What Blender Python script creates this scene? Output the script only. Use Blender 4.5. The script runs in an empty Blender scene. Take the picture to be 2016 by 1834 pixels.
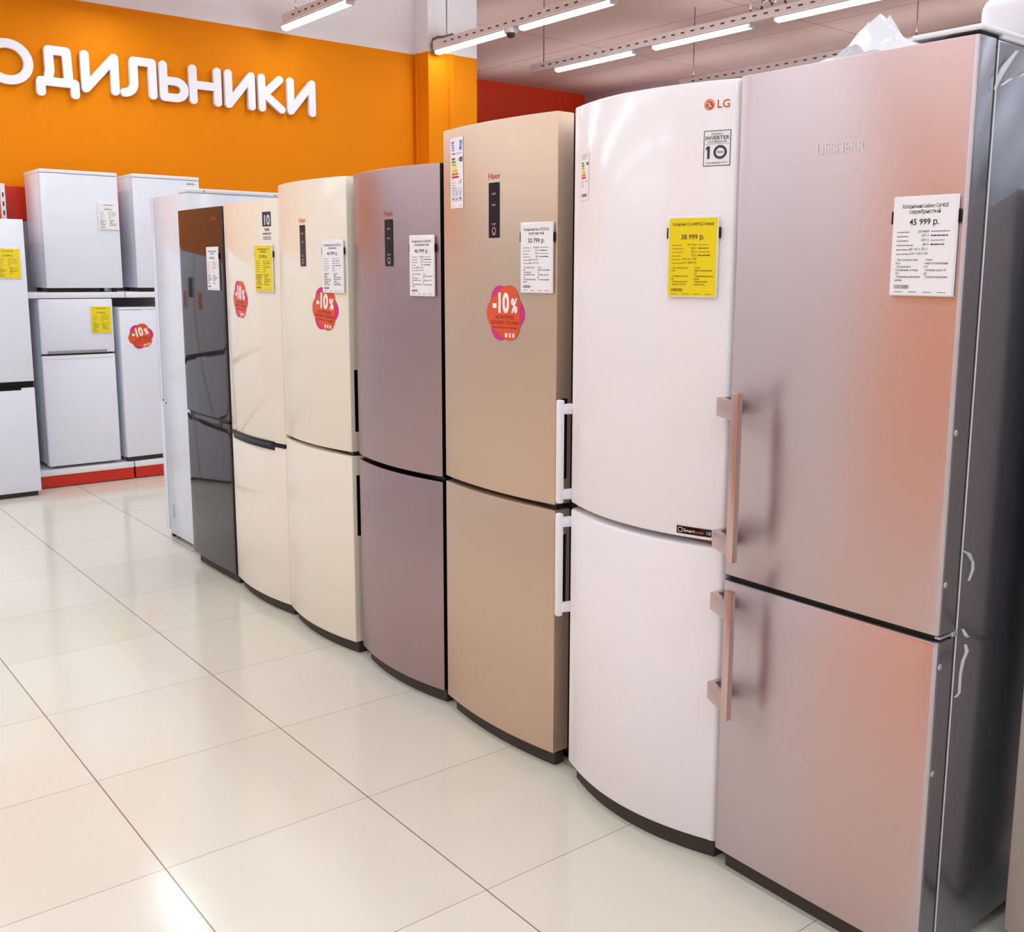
import bpy, bmesh, math, random
from mathutils import Vector, Matrix
random.seed(7)
SC = bpy.context.scene
COL = SC.collection
PI = math.pi

# ------------------------------------------------------------------ camera
FPX, PITCH, ROLL, YAW = 2028.84, 0.157345, 0.006975, 2.455085
CAM = Vector((6.747544, -1.410137, 1.546040))
fw = Vector((math.cos(PITCH) * math.cos(YAW), math.cos(PITCH) * math.sin(YAW), -math.sin(PITCH)))
rt = fw.cross(Vector((0, 0, 1))).normalized()
up = rt.cross(fw)
rt2 = rt * math.cos(ROLL) + up * math.sin(ROLL)
up2 = -rt * math.sin(ROLL) + up * math.cos(ROLL)
cam_data = bpy.data.cameras.new('camera')
cam_data.sensor_fit = 'HORIZONTAL'
cam_data.sensor_width = 36.0
cam_data.lens = FPX / 2016 * 36.0
cam_data.shift_x = (1008 - 1075.58) / 2016
cam_data.shift_y = (858.5 - 917) / 2016
cam_data.clip_start = 0.05
cam = bpy.data.objects.new('camera', cam_data)
mw = Matrix((rt2, up2, -fw)).transposed().to_4x4()
mw.translation = CAM
cam.matrix_world = mw
COL.objects.link(cam)
SC.camera = cam

# ------------------------------------------------------------------ world, exposure
world = bpy.data.worlds.new('world')
SC.world = world
world.use_nodes = True
world.node_tree.nodes['Background'].inputs[0].default_value = (1.0, 0.98, 0.97, 1)
world.node_tree.nodes['Background'].inputs[1].default_value = 0.35
SC.view_settings.view_transform = 'Standard'
SC.view_settings.look = 'None'
SC.view_settings.gamma = 1.0
SC.view_settings.use_curve_mapping = False
SC.view_settings.exposure = 0.0
SC.cycles.use_denoising = True
SC.cycles.max_bounces = 7
SC.cycles.use_adaptive_sampling = True
SC.cycles.adaptive_threshold = 0.03
SC.cycles.sample_clamp_indirect = 6.0

LAMP_Z = 3.51         # underside of the lamp rails
TUBE_W, TUBE_L = 0.085, 1.06
RAIL_YS = (2.50, 3.95, 5.28, 6.97)
TUBE_RADIANCE = 27.5
def tube_lamp(x, y):                       # one fluorescent tube of the shop's lighting rails
    l = bpy.data.lights.new('tube_light', 'AREA')
    l.shape = 'RECTANGLE'
    l.size, l.size_y = TUBE_L, TUBE_W
    l.energy = TUBE_RADIANCE * PI * TUBE_L * TUBE_W
    l.color = (0.80, 0.93, 1.0)
    o = bpy.data.objects.new('tube_light', l)
    o.location = (x, y, LAMP_Z - 0.05)
    COL.objects.link(o)
for ry in (1.10, -0.28, -1.66, -3.04, -4.42, -5.8):
    for k in range(9):
        tube_lamp(-0.85 + 1.32 * k, ry)
for ry in RAIL_YS:
    for k in range(3, 9):
        tube_lamp(-0.85 + 1.32 * k + 0.35, ry)
def ceiling_fill(x, y):                         # added upward fill above the rails, brightens the ceiling; not a fixture
    l = bpy.data.lights.new('added_ceiling_fill', 'AREA')
    l.shape = 'RECTANGLE'
    l.size, l.size_y = 3.6, 0.07
    l.energy = UP_W
    l.color = (0.80, 0.93, 1.0)
    o = bpy.data.objects.new('added_ceiling_fill', l)
    o.location = (x, y, LAMP_Z + 0.11)
    o.rotation_euler = (PI, 0, 0)
    COL.objects.link(o)
UP_W = 11.5
for ry in (-4.42, -1.66, 1.10) + RAIL_YS + (9.0, 11.2, 13.6):
    for k in range(3):
        ceiling_fill(0.6 + 3.9 * k, ry)
ceiling_fill(-3.6, 5.6); ceiling_fill(-3.6, 7.4); ceiling_fill(-3.3, 9.0); ceiling_fill(-2.2, 10.3)

# ------------------------------------------------------------------ materials
def lin(c):
    return tuple((v / 255 / 12.92) if v / 255 <= 0.04045 else ((v / 255 + 0.055) / 1.055) ** 2.4 for v in c) + (1.0,)
MATS = {}
def mat(name, rgb, rough=0.5, metal=0.0, spec=0.5, coat=0.0, aniso=0.0, emit=None, es=0.0, alpha=1.0, noise=0.0, nscale=(8, 8, 8), ior=1.5):
    m = bpy.data.materials.new(name)
    m.use_nodes = True
    nt = m.node_tree
    b = nt.nodes['Principled BSDF']
    col = lin(rgb)
    b.inputs['Base Color'].default_value = col
    b.inputs['Roughness'].default_value = rough
    b.inputs['Metallic'].default_value = metal
    b.inputs['Specular IOR Level'].default_value = spec
    b.inputs['IOR'].default_value = ior
    b.inputs['Coat Weight'].default_value = coat
    b.inputs['Coat Roughness'].default_value = 0.06
    b.inputs['Alpha'].default_value = alpha
    if aniso:
        b.inputs['Anisotropic'].default_value = aniso
        tn = nt.nodes.new('ShaderNodeTangent')
        tn.direction_type = 'RADIAL'; tn.axis = 'Z'
        b.inputs['Anisotropic Rotation'].default_value = 0.25
        nt.links.new(tn.outputs[0], b.inputs['Tangent'])
    if emit:
        b.inputs['Emission Color'].default_value = lin(emit)
        b.inputs['Emission Strength'].default_value = es
    # slight procedural variation of roughness / tone
    tc = nt.nodes.new('ShaderNodeTexCoord')
    mp = nt.nodes.new('ShaderNodeMapping'); mp.inputs['Scale'].default_value = nscale
    no = nt.nodes.new('ShaderNodeTexNoise'); no.inputs['Scale'].default_value = 1.0; no.inputs['Detail'].default_value = 3
    nt.links.new(tc.outputs['Object'], mp.inputs[0]); nt.links.new(mp.outputs[0], no.inputs['Vector'])
    mr = nt.nodes.new('ShaderNodeMapRange')
    mr.inputs['To Min'].default_value = max(0.0, rough - 0.02 - noise); mr.inputs['To Max'].default_value = rough + 0.02 + noise
    nt.links.new(no.outputs['Fac'], mr.inputs['Value']); nt.links.new(mr.outputs[0], b.inputs['Roughness'])
    MATS[name] = m
    return m

mat('white_enamel', (230, 234, 245), 0.20, spec=0.45)
mat('white_pearl', (243, 238, 241), 0.16, spec=0.5)
mat('white_plastic', (240, 238, 242), 0.35)
mat('cream_enamel', (240, 231, 214), 0.16, spec=0.5)
mat('cream_plastic', (226, 219, 196), 0.4)
mat('cream_gloss', (242, 232, 216), 0.08, spec=0.6)
mat('dark_glass', (50, 42, 46), 0.05, spec=0.5)
mat('silver_steel', (174, 150, 151), 0.36, metal=0.85, aniso=0.6, nscale=(60, 60, 3))
mat('champagne_steel', (212, 186, 163), 0.36, metal=0.75, aniso=0.5, nscale=(60, 60, 3))
mat('brushed_steel', (206, 190, 191), 0.34, metal=0.95, aniso=0.95, nscale=(4, 4, 260))
mat('taupe_enamel', (190, 172, 160), 0.3)
mat('edge_steel', (214, 206, 208), 0.25, metal=0.9)
mat('handle_steel', (206, 182, 176), 0.24, metal=0.9)
mat('grey_side', (128, 128, 138), 0.22, metal=0.75)
mat('black_plastic', (10, 10, 11), 0.35, spec=0.25)
mat('dark_plastic', (42, 38, 42), 0.4)
mat('gasket', (34, 28, 28), 0.6)
mat('plinth_brown', (62, 50, 44), 0.6)
mat('door_underside', (150, 120, 95), 0.5)
mat('paper_white', (244, 240, 244), 0.45)
mat('paper_yellow', (240, 215, 24), 0.4)
mat('acrylic', (240, 236, 238), 0.08, spec=0.6)
mat('ink', (58, 48, 58), 0.6)
mat('ink_soft', (120, 110, 120), 0.6)
mat('ink_yellow', (92, 70, 22), 0.6)
mat('ink_yellow_soft', (150, 120, 26), 0.6)
mat('brand_orange', (206, 84, 30), 0.4)
mat('brand_pale', (214, 130, 84), 0.4)
mat('emboss', (226, 216, 222), 0.4)
mat('discount_orange', (226, 84, 36), 0.4)
mat('discount_magenta', (212, 36, 128), 0.4)
mat('discount_red', (150, 26, 24), 0.5)
mat('pure_white', (250, 248, 252), 0.4)
mat('panel_black', (30, 8, 8), 0.12, spec=0.3)
mat('panel_icon', (200, 170, 170), 0.5)
mat('energy_blue', (90, 130, 220), 0.5)
for i, c in enumerate(((70, 120, 50), (112, 150, 40), (176, 200, 40), (240, 224, 40), (240, 176, 40), (222, 100, 30), (200, 46, 24))):
    mat('energy_step_%d' % i, c, 0.5)
mat('letter_white', (246, 244, 250), 0.35)
mat('orange_paint', (236, 136, 6), 0.6, spec=0.15)
mat('reflector_paint', (246, 138, 8), 0.6, spec=0.2)
mat('red_plastic', (200, 40, 12), 0.35)
mat('red_paint', (204, 50, 16), 0.5)
mat('rail_white', (226, 214, 214), 0.45)
mat('lamp_housing', (222, 214, 214), 0.4)
mat('diffuser', (255, 255, 255), 0.4, emit=(230, 247, 255), es=TUBE_RADIANCE)
mat('wire', (120, 100, 100), 0.5)
mat('shelf_white', (238, 236, 240), 0.35)
mat('shelf_grey', (150, 148, 160), 0.5)
mat('hinge_metal', (200, 198, 204), 0.3, metal=0.8)
mat('foot_grey', (170, 168, 172), 0.5)
mat('flyer_blue', (40, 44, 74), 0.5)
mat('flyer_orange', (226, 120, 50), 0.5)
mat('flyer_pink', (226, 150, 140), 0.5)

def step_wall(name, low, high, z, rough=0.5):
    """paint that changes colour at a height line"""
    m = mat(name, low, rough)
    nt = m.node_tree; b = nt.nodes['Principled BSDF']
    tc = nt.nodes.new('ShaderNodeTexCoord'); sx = nt.nodes.new('ShaderNodeSeparateXYZ')
    gt = nt.nodes.new('ShaderNodeMath'); gt.operation = 'GREATER_THAN'; gt.inputs[1].default_value = z
    mx = nt.nodes.new('ShaderNodeMix'); mx.data_type = 'RGBA'
    mx.inputs[6].default_value = lin(low); mx.inputs[7].default_value = lin(high)
    nt.links.new(tc.outputs['Object'], sx.inputs[0]); nt.links.new(sx.outputs[2], gt.inputs[0])
    nt.links.new(gt.outputs[0], mx.inputs[0]); nt.links.new(mx.outputs[2], b.inputs['Base Color'])
    return m
step_wall('orange_wall', (236, 136, 6), (236, 232, 236), 3.505, 0.7)
MATS['orange_wall'].node_tree.nodes['Principled BSDF'].inputs['Specular IOR Level'].default_value = 0.12
mat('red_wall', (226, 58, 14), 0.5)
step_wall('red_wall_banded', (226, 58, 14), (180, 150, 156), 4.12)

def tile_floor():
    m = mat('floor_tile', (226, 216, 206), 0.14, spec=0.45)
    nt = m.node_tree; b = nt.nodes['Principled BSDF']
    tc = nt.nodes.new('ShaderNodeTexCoord'); sx = nt.nodes.new('ShaderNodeSeparateXYZ')
    nt.links.new(tc.outputs['Object'], sx.inputs[0])
    def line(out, half):
        a = nt.nodes.new('ShaderNodeMath'); a.operation = 'PINGPONG'; a.inputs[1].default_value = 0.3
        nt.links.new(out, a.inputs[0])
        g = nt.nodes.new('ShaderNodeMath'); g.operation = 'LESS_THAN'; g.inputs[1].default_value = half
        nt.links.new(a.outputs[0], g.inputs[0])
        return g.outputs[0]
    lx = line(sx.outputs[0], 0.0010); ly = line(sx.outputs[1], 0.0020)
    mxm = nt.nodes.new('ShaderNodeMath'); mxm.operation = 'MAXIMUM'
    nt.links.new(lx, mxm.inputs[0]); nt.links.new(ly, mxm.inputs[1])
    # per-tile tone
    sn = nt.nodes.new('ShaderNodeVectorMath'); sn.operation = 'DIVIDE'; sn.inputs[1].default_value = (0.6, 0.6, 1)
    fl = nt.nodes.new('ShaderNodeVectorMath'); fl.operation = 'FLOOR'
    wn = nt.nodes.new('ShaderNodeTexWhiteNoise'); wn.noise_dimensions = '2D'
    nt.links.new(tc.outputs['Object'], sn.inputs[0]); nt.links.new(sn.outputs[0], fl.inputs[0]); nt.links.new(fl.outputs[0], wn.inputs['Vector'])
    tone = nt.nodes.new('ShaderNodeMix'); tone.data_type = 'RGBA'
    tone.inputs[6].default_value = lin((221, 216, 202)); tone.inputs[7].default_value = lin((226, 221, 208))
    nt.links.new(wn.outputs['Value'], tone.inputs[0])
    # sparse specks
    vo = nt.nodes.new('ShaderNodeTexNoise'); vo.inputs['Scale'].default_value = 55
    nt.links.new(tc.outputs['Object'], vo.inputs['Vector'])
    sp = nt.nodes.new('ShaderNodeMath'); sp.operation = 'GREATER_THAN'; sp.inputs[1].default_value = 0.80
    nt.links.new(vo.outputs['Fac'], sp.inputs[0])
    m1 = nt.nodes.new('ShaderNodeMix'); m1.data_type = 'RGBA'; m1.inputs[7].default_value = lin((170, 156, 148))
    nt.links.new(sp.outputs[0], m1.inputs[0]); nt.links.new(tone.outputs[2], m1.inputs[6])
    m2 = nt.nodes.new('ShaderNodeMix'); m2.data_type = 'RGBA'; m2.inputs[7].default_value = lin((138, 116, 106))
    nt.links.new(mxm.outputs[0], m2.inputs[0]); nt.links.new(m1.outputs[2], m2.inputs[6])
    nt.links.new(m2.outputs[2], b.inputs['Base Color'])
tile_floor()

def ceiling_mat():
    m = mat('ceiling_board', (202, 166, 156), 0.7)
    nt = m.node_tree; b = nt.nodes['Principled BSDF']
    tc = nt.nodes.new('ShaderNodeTexCoord'); sx = nt.nodes.new('ShaderNodeSeparateXYZ')
    nt.links.new(tc.outputs['Object'], sx.inputs[0])
    outs = []
    for ch, off, per in ((0, 3.19, 2.5), (1, -7.29, 1.25)):
        ad = nt.nodes.new('ShaderNodeMath'); ad.operation = 'ADD'; ad.inputs[1].default_value = off
        pp = nt.nodes.new('ShaderNodeMath'); pp.operation = 'PINGPONG'; pp.inputs[1].default_value = per / 2
        lt = nt.nodes.new('ShaderNodeMath'); lt.operation = 'LESS_THAN'; lt.inputs[1].default_value = 0.006
        nt.links.new(sx.outputs[ch], ad.inputs[0]); nt.links.new(ad.outputs[0], pp.inputs[0]); nt.links.new(pp.outputs[0], lt.inputs[0])
        outs.append(lt.outputs[0])
    mx = nt.nodes.new('ShaderNodeMath'); mx.operation = 'MAXIMUM'
    nt.links.new(outs[0], mx.inputs[0]); nt.links.new(outs[1], mx.inputs[1])
    mm = nt.nodes.new('ShaderNodeMix'); mm.data_type = 'RGBA'
    mm.inputs[6].default_value = lin((202, 166, 156)); mm.inputs[7].default_value = lin((120, 84, 80))  # warm bounce from the red walls is put into the white board's colour
    nt.links.new(mx.outputs[0], mm.inputs[0]); nt.links.new(mm.outputs[2], b.inputs['Base Color'])
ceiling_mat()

def film_mat():
    m = mat('clear_film', (246, 246, 250), 0.12, spec=0.7)
    nt = m.node_tree; b = nt.nodes['Principled BSDF']
    b.inputs['Alpha'].default_value = 0.42
film_mat()

# ------------------------------------------------------------------ mesh builder
class MB:
    def __init__(s): s.v, s.f, s.m, s.mats = [], [], [], []
    def mi(s, name):
        if name not in s.mats: s.mats.append(name)
        return s.mats.index(name)
    def raw(s, verts, faces, mname):
        k = len(s.v); i = s.mi(mname)
        s.v += [tuple(p) for p in verts]
        for f in faces: s.f.append(tuple(k + q for q in f)); s.m.append(i)
        return s
    def box(s, x0, x1, y0, y1, z0, z1, m):
        v = [(x, y, z) for z in (z0, z1) for y in (y0, y1) for x in (x0, x1)]
        return s.raw(v, [(0, 2, 3, 1), (4, 5, 7, 6), (0, 1, 5, 4), (2, 6, 7, 3), (0, 4, 6, 2), (1, 3, 7, 5)], m)
    def prism(s, prof, z0, z1, m, b=0.0, side=None, seg=2, axis='z'):
        """prof: counter-clockwise (x, y) points; vertical prism with rounded top and bottom edges"""
        n = len(prof)
        P = [Vector((p[0], p[1])) for p in prof]
        nor = []
        for i in range(n):
            a, c = P[i - 1], P[(i + 1) % n]
            e1, e2 = (P[i] - a), (c - P[i])
            n1 = Vector((e1.y, -e1.x)).normalized() if e1.length > 1e-9 else Vector((0, 0))
            n2 = Vector((e2.y, -e2.x)).normalized() if e2.length > 1e-9 else n1
            w = n1 + n2
            nor.append(w / max(0.35, w.length_squared / 2) if w.length > 1e-6 else n1)
        rings = []
        if b > 0:
            for k in range(seg + 1):
                t = k / seg * PI / 2
                rings.append((b * (1 - math.sin(t)), z0 + b * (1 - math.cos(t))))
            for k in range(seg, -1, -1):
                t = k / seg * PI / 2
                rings.append((b * (1 - math.sin(t)), z1 - b * (1 - math.cos(t))))
        else: rings = [(0, z0), (0, z1)]
        v = []
        for ins, z in rings:
            for p, q in zip(P, nor):
                w = p - q * ins
                v.append((w.x, w.y, z) if axis == 'z' else ((z, w.x, w.y) if axis == 'x' else (w.y, z, w.x)))
        base = len(s.v); s.v += v
        im = s.mi(m); isd = s.mi(side) if side else im
        for r in range(len(rings) - 1):
            for i in range(n):
                j = (i + 1) % n
                s.f.append((base + r * n + i, base + r * n + j, base + (r + 1) * n + j, base + (r + 1) * n + i))
                s.m.append(isd if side and abs(nor[i].x) + abs(nor[j].x) > 1.5 else im)
        s.f.append(tuple(base + i for i in reversed(range(n)))); s.m.append(isd)
        s.f.append(tuple(base + (len(rings) - 1) * n + i for i in range(n))); s.m.append(isd)
        return s
    def rbox(s, x0, x1, y0, y1, z0, z1, m, r=0.004, seg=2):
        return s.prism(rrect(x0, x1, y0, y1, r, seg), z0, z1, m, min(r, (z1 - z0) * 0.45), seg=seg)
    def tube(s, pts, r, m, n=8, caps=True):
        P = [Vector(p) for p in pts]; k0 = len(s.v); im = s.mi(m)
        for i, p in enumerate(P):
            d = (P[min(i + 1, len(P) - 1)] - P[max(i - 1, 0)]).normalized()
            a = d.orthogonal().normalized() if i == 0 else (a - d * a.dot(d)).normalized()
            c = d.cross(a)
            for j in range(n):
                t = 2 * PI * j / n
                s.v.append(tuple(p + (a * math.cos(t) + c * math.sin(t)) * r))
        for i in range(len(P) - 1):
            for j in range(n):
                q = (j + 1) % n
                s.f.append((k0 + i * n + j, k0 + i * n + q, k0 + (i + 1) * n + q, k0 + (i + 1) * n + j)); s.m.append(im)
        if caps:
            s.f.append(tuple(k0 + j for j in reversed(range(n)))); s.m.append(im)
            s.f.append(tuple(k0 + (len(P) - 1) * n + j for j in range(n))); s.m.append(im)
        return s
    def dome(s, c, r, m, h=None, axis=Vector((0, -1, 0)), n=16, k=5):
        """a hemispherical button on axis"""
        h = h or r
        ax = axis.normalized(); a = ax.orthogonal().normalized(); b = ax.cross(a); c = Vector(c)
        v = []
        for i in range(k):
            t = i / k * PI / 2
            for j in range(n):
                p = 2 * PI * j / n
                v.append(c + (a * math.cos(p) + b * math.sin(p)) * r * math.cos(t) + ax * h * math.sin(t))
        v.append(c + ax * h)
        f = [(i * n + j, i * n + (j + 1) % n, (i + 1) * n + (j + 1) % n, (i + 1) * n + j) for i in range(k - 1) for j in range(n)]
        f += [((k - 1) * n + j, (k - 1) * n + (j + 1) % n, k * n) for j in range(n)]
        f.append(tuple(reversed(range(n))))
        return s.raw(v, f, m)
    def build(s, name, parent=None, smooth=32, label=None):
        me = bpy.data.meshes.new(name)
        me.from_pydata(s.v, [], s.f)
        for n in s.mats: me.materials.append(MATS[n])
        me.polygons.foreach_set('material_index', s.m)
        me.update()
        bm = bmesh.new(); bm.from_mesh(me)
        bmesh.ops.recalc_face_normals(bm, faces=bm.faces)
        bm.to_mesh(me); bm.free()
        if smooth:
            me.shade_smooth(); me.set_sharp_from_angle(angle=math.radians(smooth))
        o = bpy.data.objects.new(name, me)
        COL.objects.link(o)
        if parent: o.parent = parent
        if label: o['label'] = label
        return o

def rrect(x0, x1, y0, y1, r, seg=3):
    r = min(r, (x1 - x0) * 0.49, (y1 - y0) * 0.49)
    pts = []
    for cx, cy, a0 in ((x1 - r, y0 + r, -PI / 2), (x1 - r, y1 - r, 0), (x0 + r, y1 - r, PI / 2), (x0 + r, y0 + r, PI)):
        for k in range(seg + 1):
            t = a0 + k / seg * PI / 2
            pts.append((cx + r * math.cos(t), cy + r * math.sin(t)))
    return pts

def tag(o, label, cat, group=None, kind=None):
    o['label'] = label; o['category'] = cat
    if group: o['group'] = group
    if kind: o['kind'] = kind
    return o
def thing(name, label, cat, loc=(0, 0, 0), rz=0.0, group=None):
    o = bpy.data.objects.new(name, None)
    o.empty_display_size = 0.1
    o.location = loc; o.rotation_euler = (0, 0, rz)
    COL.objects.link(o)
    return tag(o, label, cat, group)

# ------------------------------------------------------------------ flat print: text and shapes in 2-D
_tc = {}
def text2d(body, size, align='LEFT', bold=0.0, sx=1.0):
    key = (body, size, align, bold, sx)
    if key in _tc: return _tc[key]
    cu = bpy.data.curves.new('txt', 'FONT')
    cu.body = body; cu.size = size; cu.align_x = align; cu.resolution_u = 2 if size < 0.03 else 4
    cu.offset = bold * size
    ob = bpy.data.objects.new('txt', cu)
    COL.objects.link(ob)
    dg = bpy.context.evaluated_depsgraph_get()
    me = bpy.data.meshes.new_from_object(ob.evaluated_get(dg))
    vs = [(v.co.x * sx, v.co.y) for v in me.vertices]; fs = [tuple(p.vertices) for p in me.polygons]
    bpy.data.objects.remove(ob); bpy.data.curves.remove(cu); bpy.data.meshes.remove(me)
    _tc[key] = (vs, fs)
    return vs, fs
def T(body, u, v, size, m, layer=1, align='LEFT', bold=0.0, sx=1.0, rot=0.0):
    vs, fs = text2d(body, size, align, bold, sx)
    c, s = math.cos(rot), math.sin(rot)
    return ([(u + x * c - y * s, v + x * s + y * c) for x, y in vs], fs, m, layer)
def R(u0, u1, v0, v1, m, layer=1, nx=1):
    vs, fs = [], []
    for i in range(nx + 1):
        u = u0 + (u1 - u0) * i / nx
        vs += [(u, v0), (u, v1)]
        if i: fs.append((2 * i - 2, 2 * i, 2 * i + 1, 2 * i - 1))
    return (vs, fs, m, layer)
def frame(u0, u1, v0, v1, w, m, layer=1):
    return [R(u0, u1, v0, v0 + w, m, layer), R(u0, u1, v1 - w, v1, m, layer), R(u0, u0 + w, v0, v1, m, layer), R(u1 - w, u1, v0, v1, m, layer)]
def POLY(pts, m, layer=1, rings=1):
    cx = sum(p[0] for p in pts) / len(pts); cy = sum(p[1] for p in pts) / len(pts)
    n = len(pts); vs = [(cx, cy)]; fs = []
    for k in range(1, rings + 1):
        vs += [(cx + (p[0] - cx) * k / rings, cy + (p[1] - cy) * k / rings) for p in pts]
    fs += [(0, 1 + i, 1 + (i + 1) % n) for i in range(n)]
    for k in range(1, rings):
        a, b = 1 + (k - 1) * n, 1 + k * n
        fs += [(a + i, b + i, b + (i + 1) % n, a + (i + 1) % n) for i in range(n)]
    return (vs, fs, m, layer)
def RING(cx, cy, r0, r1, m, layer=1, n=28, a0=0.0, a1=2 * PI):
    vs, fs = [], []
    for i in range(n + 1):
        t = a0 + (a1 - a0) * i / n
        vs += [(cx + r0 * math.cos(t), cy + r0 * math.sin(t)), (cx + r1 * math.cos(t), cy + r1 * math.sin(t))]
        if i: fs.append((2 * i - 2, 2 * i - 1, 2 * i + 1, 2 * i))
    return (vs, fs, m, layer)
def MARK(u, v, w, h, m, layer=1):           # a line of print too small to read
    out, x = [], u
    rr = random.Random(int((u * 977 + v * 3301) * 1e4))
    while x < u + w:
        k = min(rr.uniform(1.2, 4.0) * h, u + w - x)
        out.append(R(x, x + k, v, v + h * rr.uniform(0.75, 1.0), m, layer)); x += k + h * 0.35
    return out
def flatten(items):
    out = []
    for it in items: out += flatten(it) if isinstance(it, list) else [it]
    return out
def decal(name, items, surf, parent, off0=0.0010, step=0.00025, label=None, thick=0.0):
    mb = MB()
    for vs, fs, m, layer in flatten(items):
        mb.raw([surf(u, v, off0 + step * layer) for u, v in vs], fs, m)
    me = bpy.data.meshes.new(name)
    me.from_pydata(mb.v, [], mb.f)
    for n in mb.mats: me.materials.append(MATS[n])
    me.polygons.foreach_set('material_index', mb.m)
    me.update()
    o = bpy.data.objects.new(name, me); COL.objects.link(o)
    if parent: o.parent = parent
    if label: o['label'] = label
    return o

# ------------------------------------------------------------------ setting
step_wall('opposite_wall', (205, 203, 212), (222, 220, 226), 3.3)
def struct(o, label, cat): return tag(o, label, cat, kind='structure')
RX0, RX1, RY0, RY1, RZ = -1.65, 11.6, -7.2, 17.0, 4.30
FARX = -5.88
struct(MB().box(FARX - 0.2, RX1 + 0.2, RY0 - 0.2, RY1 + 0.2, -0.1, 0.0, 'floor_tile').build('floor', smooth=0), 'glossy cream floor of large square tiles with thin grout lines', 'floor')
struct(MB().box(FARX - 0.2, RX1 + 0.2, RY0 - 0.2, RY1 + 0.2, RZ, RZ + 0.1, 'ceiling_board').build('ceiling', smooth=0), 'white board ceiling with pinkish bounce light painted in, above the lamp rails', 'ceiling')
struct(MB().box(RX0 - 0.2, RX0, -2.0, 4.42, 0.0, RZ, 'orange_wall').build('wall_left', smooth=0), 'orange wall with white band along its top behind the white letters', 'wall')
pil = MB().box(RX0 - 0.2, -1.426, 3.885, 4.42, 0.0, RZ, 'orange_wall')
pil.box(-1.426, -1.408, 4.102, 4.158, 0.0, 3.505, 'orange_paint')
pil.box(-1.60, -1.585, 3.86, 3.8865, 0.0, 3.505, 'orange_paint')
struct(pil.build('trim_1', smooth=0), 'orange pilaster with a narrow vertical ridge at the end of the orange wall', 'pilaster')
struct(MB().box(FARX - 0.2, FARX, 4.0, RY1 + 0.2, 0.0, RZ, 'red_wall').build('wall_far', smooth=0), 'red wall in the room beyond the orange pilaster', 'wall')
struct(MB().box(FARX - 0.2, RX0 - 0.2, 4.0, 4.2, 0.0, RZ, 'red_wall').build('wall_return', smooth=0), 'wall turning back behind the orange wall', 'wall')
struct(MB().box(FARX - 0.2, -4.3, 9.66, RY1 + 0.2, 0.0, RZ, 'red_wall_banded').build('wall_corner', smooth=0), 'far red wall corner with grey upper band beyond the champagne refrigerator', 'wall')
struct(MB().box(FARX - 0.2, RX1 + 0.2, RY1, RY1 + 0.2, 0.0, RZ, 'opposite_wall').build('wall_back', smooth=0), 'pale far wall behind the refrigerator row', 'wall')
struct(MB().box(RX0 - 0.2, RX0, RY0 - 0.2, -2.0, 0.0, RZ, 'opposite_wall').build('wall_left_end', smooth=0), 'pale wall continuing left of the orange wall', 'wall')
wf = MB().box(RX0 - 0.2, RX1 + 0.2, RY0 - 0.2, RY0, 0.0, RZ, 'opposite_wall')
struct(wf.build('wall_front', smooth=0), 'shop wall facing the refrigerator row', 'wall')
struct(MB().box(3.42, 4.7, -2.95, -2.55, 0.0, RZ, 'reflector_paint').build('reflector_pillar', smooth=0), 'unseen orange pillar added for the warm reflection in the steel refrigerator', 'pillar')  # unseen pillar, added so the steel doors pick up a warm reflection
struct(MB().box(RX1, RX1 + 0.2, RY0 - 0.2, RY1 + 0.2, 0.0, RZ, 'opposite_wall').build('wall_right', smooth=0), 'pale end wall of the shop', 'wall')

# ------------------------------------------------------------------ wall letters (one thing each), stroke by stroke
SW = 0.031      # half stroke
def arc(cx, cz, rx, rz, a0, a1, n=14):
    return [(cx + rx * math.cos(math.radians(a0 + (a1 - a0) * i / n)), cz + rz * math.sin(math.radians(a0 + (a1 - a0) * i / n))) for i in range(n + 1)]
LZ0, LZ1 = 2.849 + SW, 3.150 - SW
def stroke_outline(pts, h):
    P = [Vector(p) for p in pts]
    L, Rr = [], []
    n = len(P)
    for i in range(n):
        d1 = (P[i] - P[i - 1]).normalized() if i else (P[1] - P[0]).normalized()
        d2 = (P[i + 1] - P[i]).normalized() if i < n - 1 else d1
        t = (d1 + d2).normalized(); nn = Vector((-t.y, t.x)); k = h / max(0.5, nn.dot(Vector((-d1.y, d1.x))))
        L.append(P[i] + nn * k); Rr.append(P[i] - nn * k)
    d = (P[-1] - P[-2]).normalized(); a = math.atan2(d.y, d.x)
    cap1 = [P[-1] + Vector((math.cos(a + PI / 2 - PI * j / 10), math.sin(a + PI / 2 - PI * j / 10))) * h for j in range(1, 10)]
    d = (P[0] - P[1]).normalized(); a = math.atan2(d.y, d.x)
    cap0 = [P[0] + Vector((math.cos(a + PI / 2 - PI * j / 10), math.sin(a + PI / 2 - PI * j / 10))) * h for j in range(1, 10)]
    return L, Rr, cap1, cap0
def split_turns(strokes, closed):
    out = []
    for q, pts in enumerate(strokes):
        if q == closed: out.append(pts); continue
        cur = [pts[0]]
        for i in range(1, len(pts)):
            cur.append(pts[i])
            if i < len(pts) - 1:
                d1 = Vector(pts[i]) - Vector(pts[i - 1]); d2 = Vector(pts[i + 1]) - Vector(pts[i])
                if abs(d1.angle_signed(d2)) > math.radians(35): out.append(cur); cur = [pts[i]]
        out.append(cur)
    return out
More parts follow.
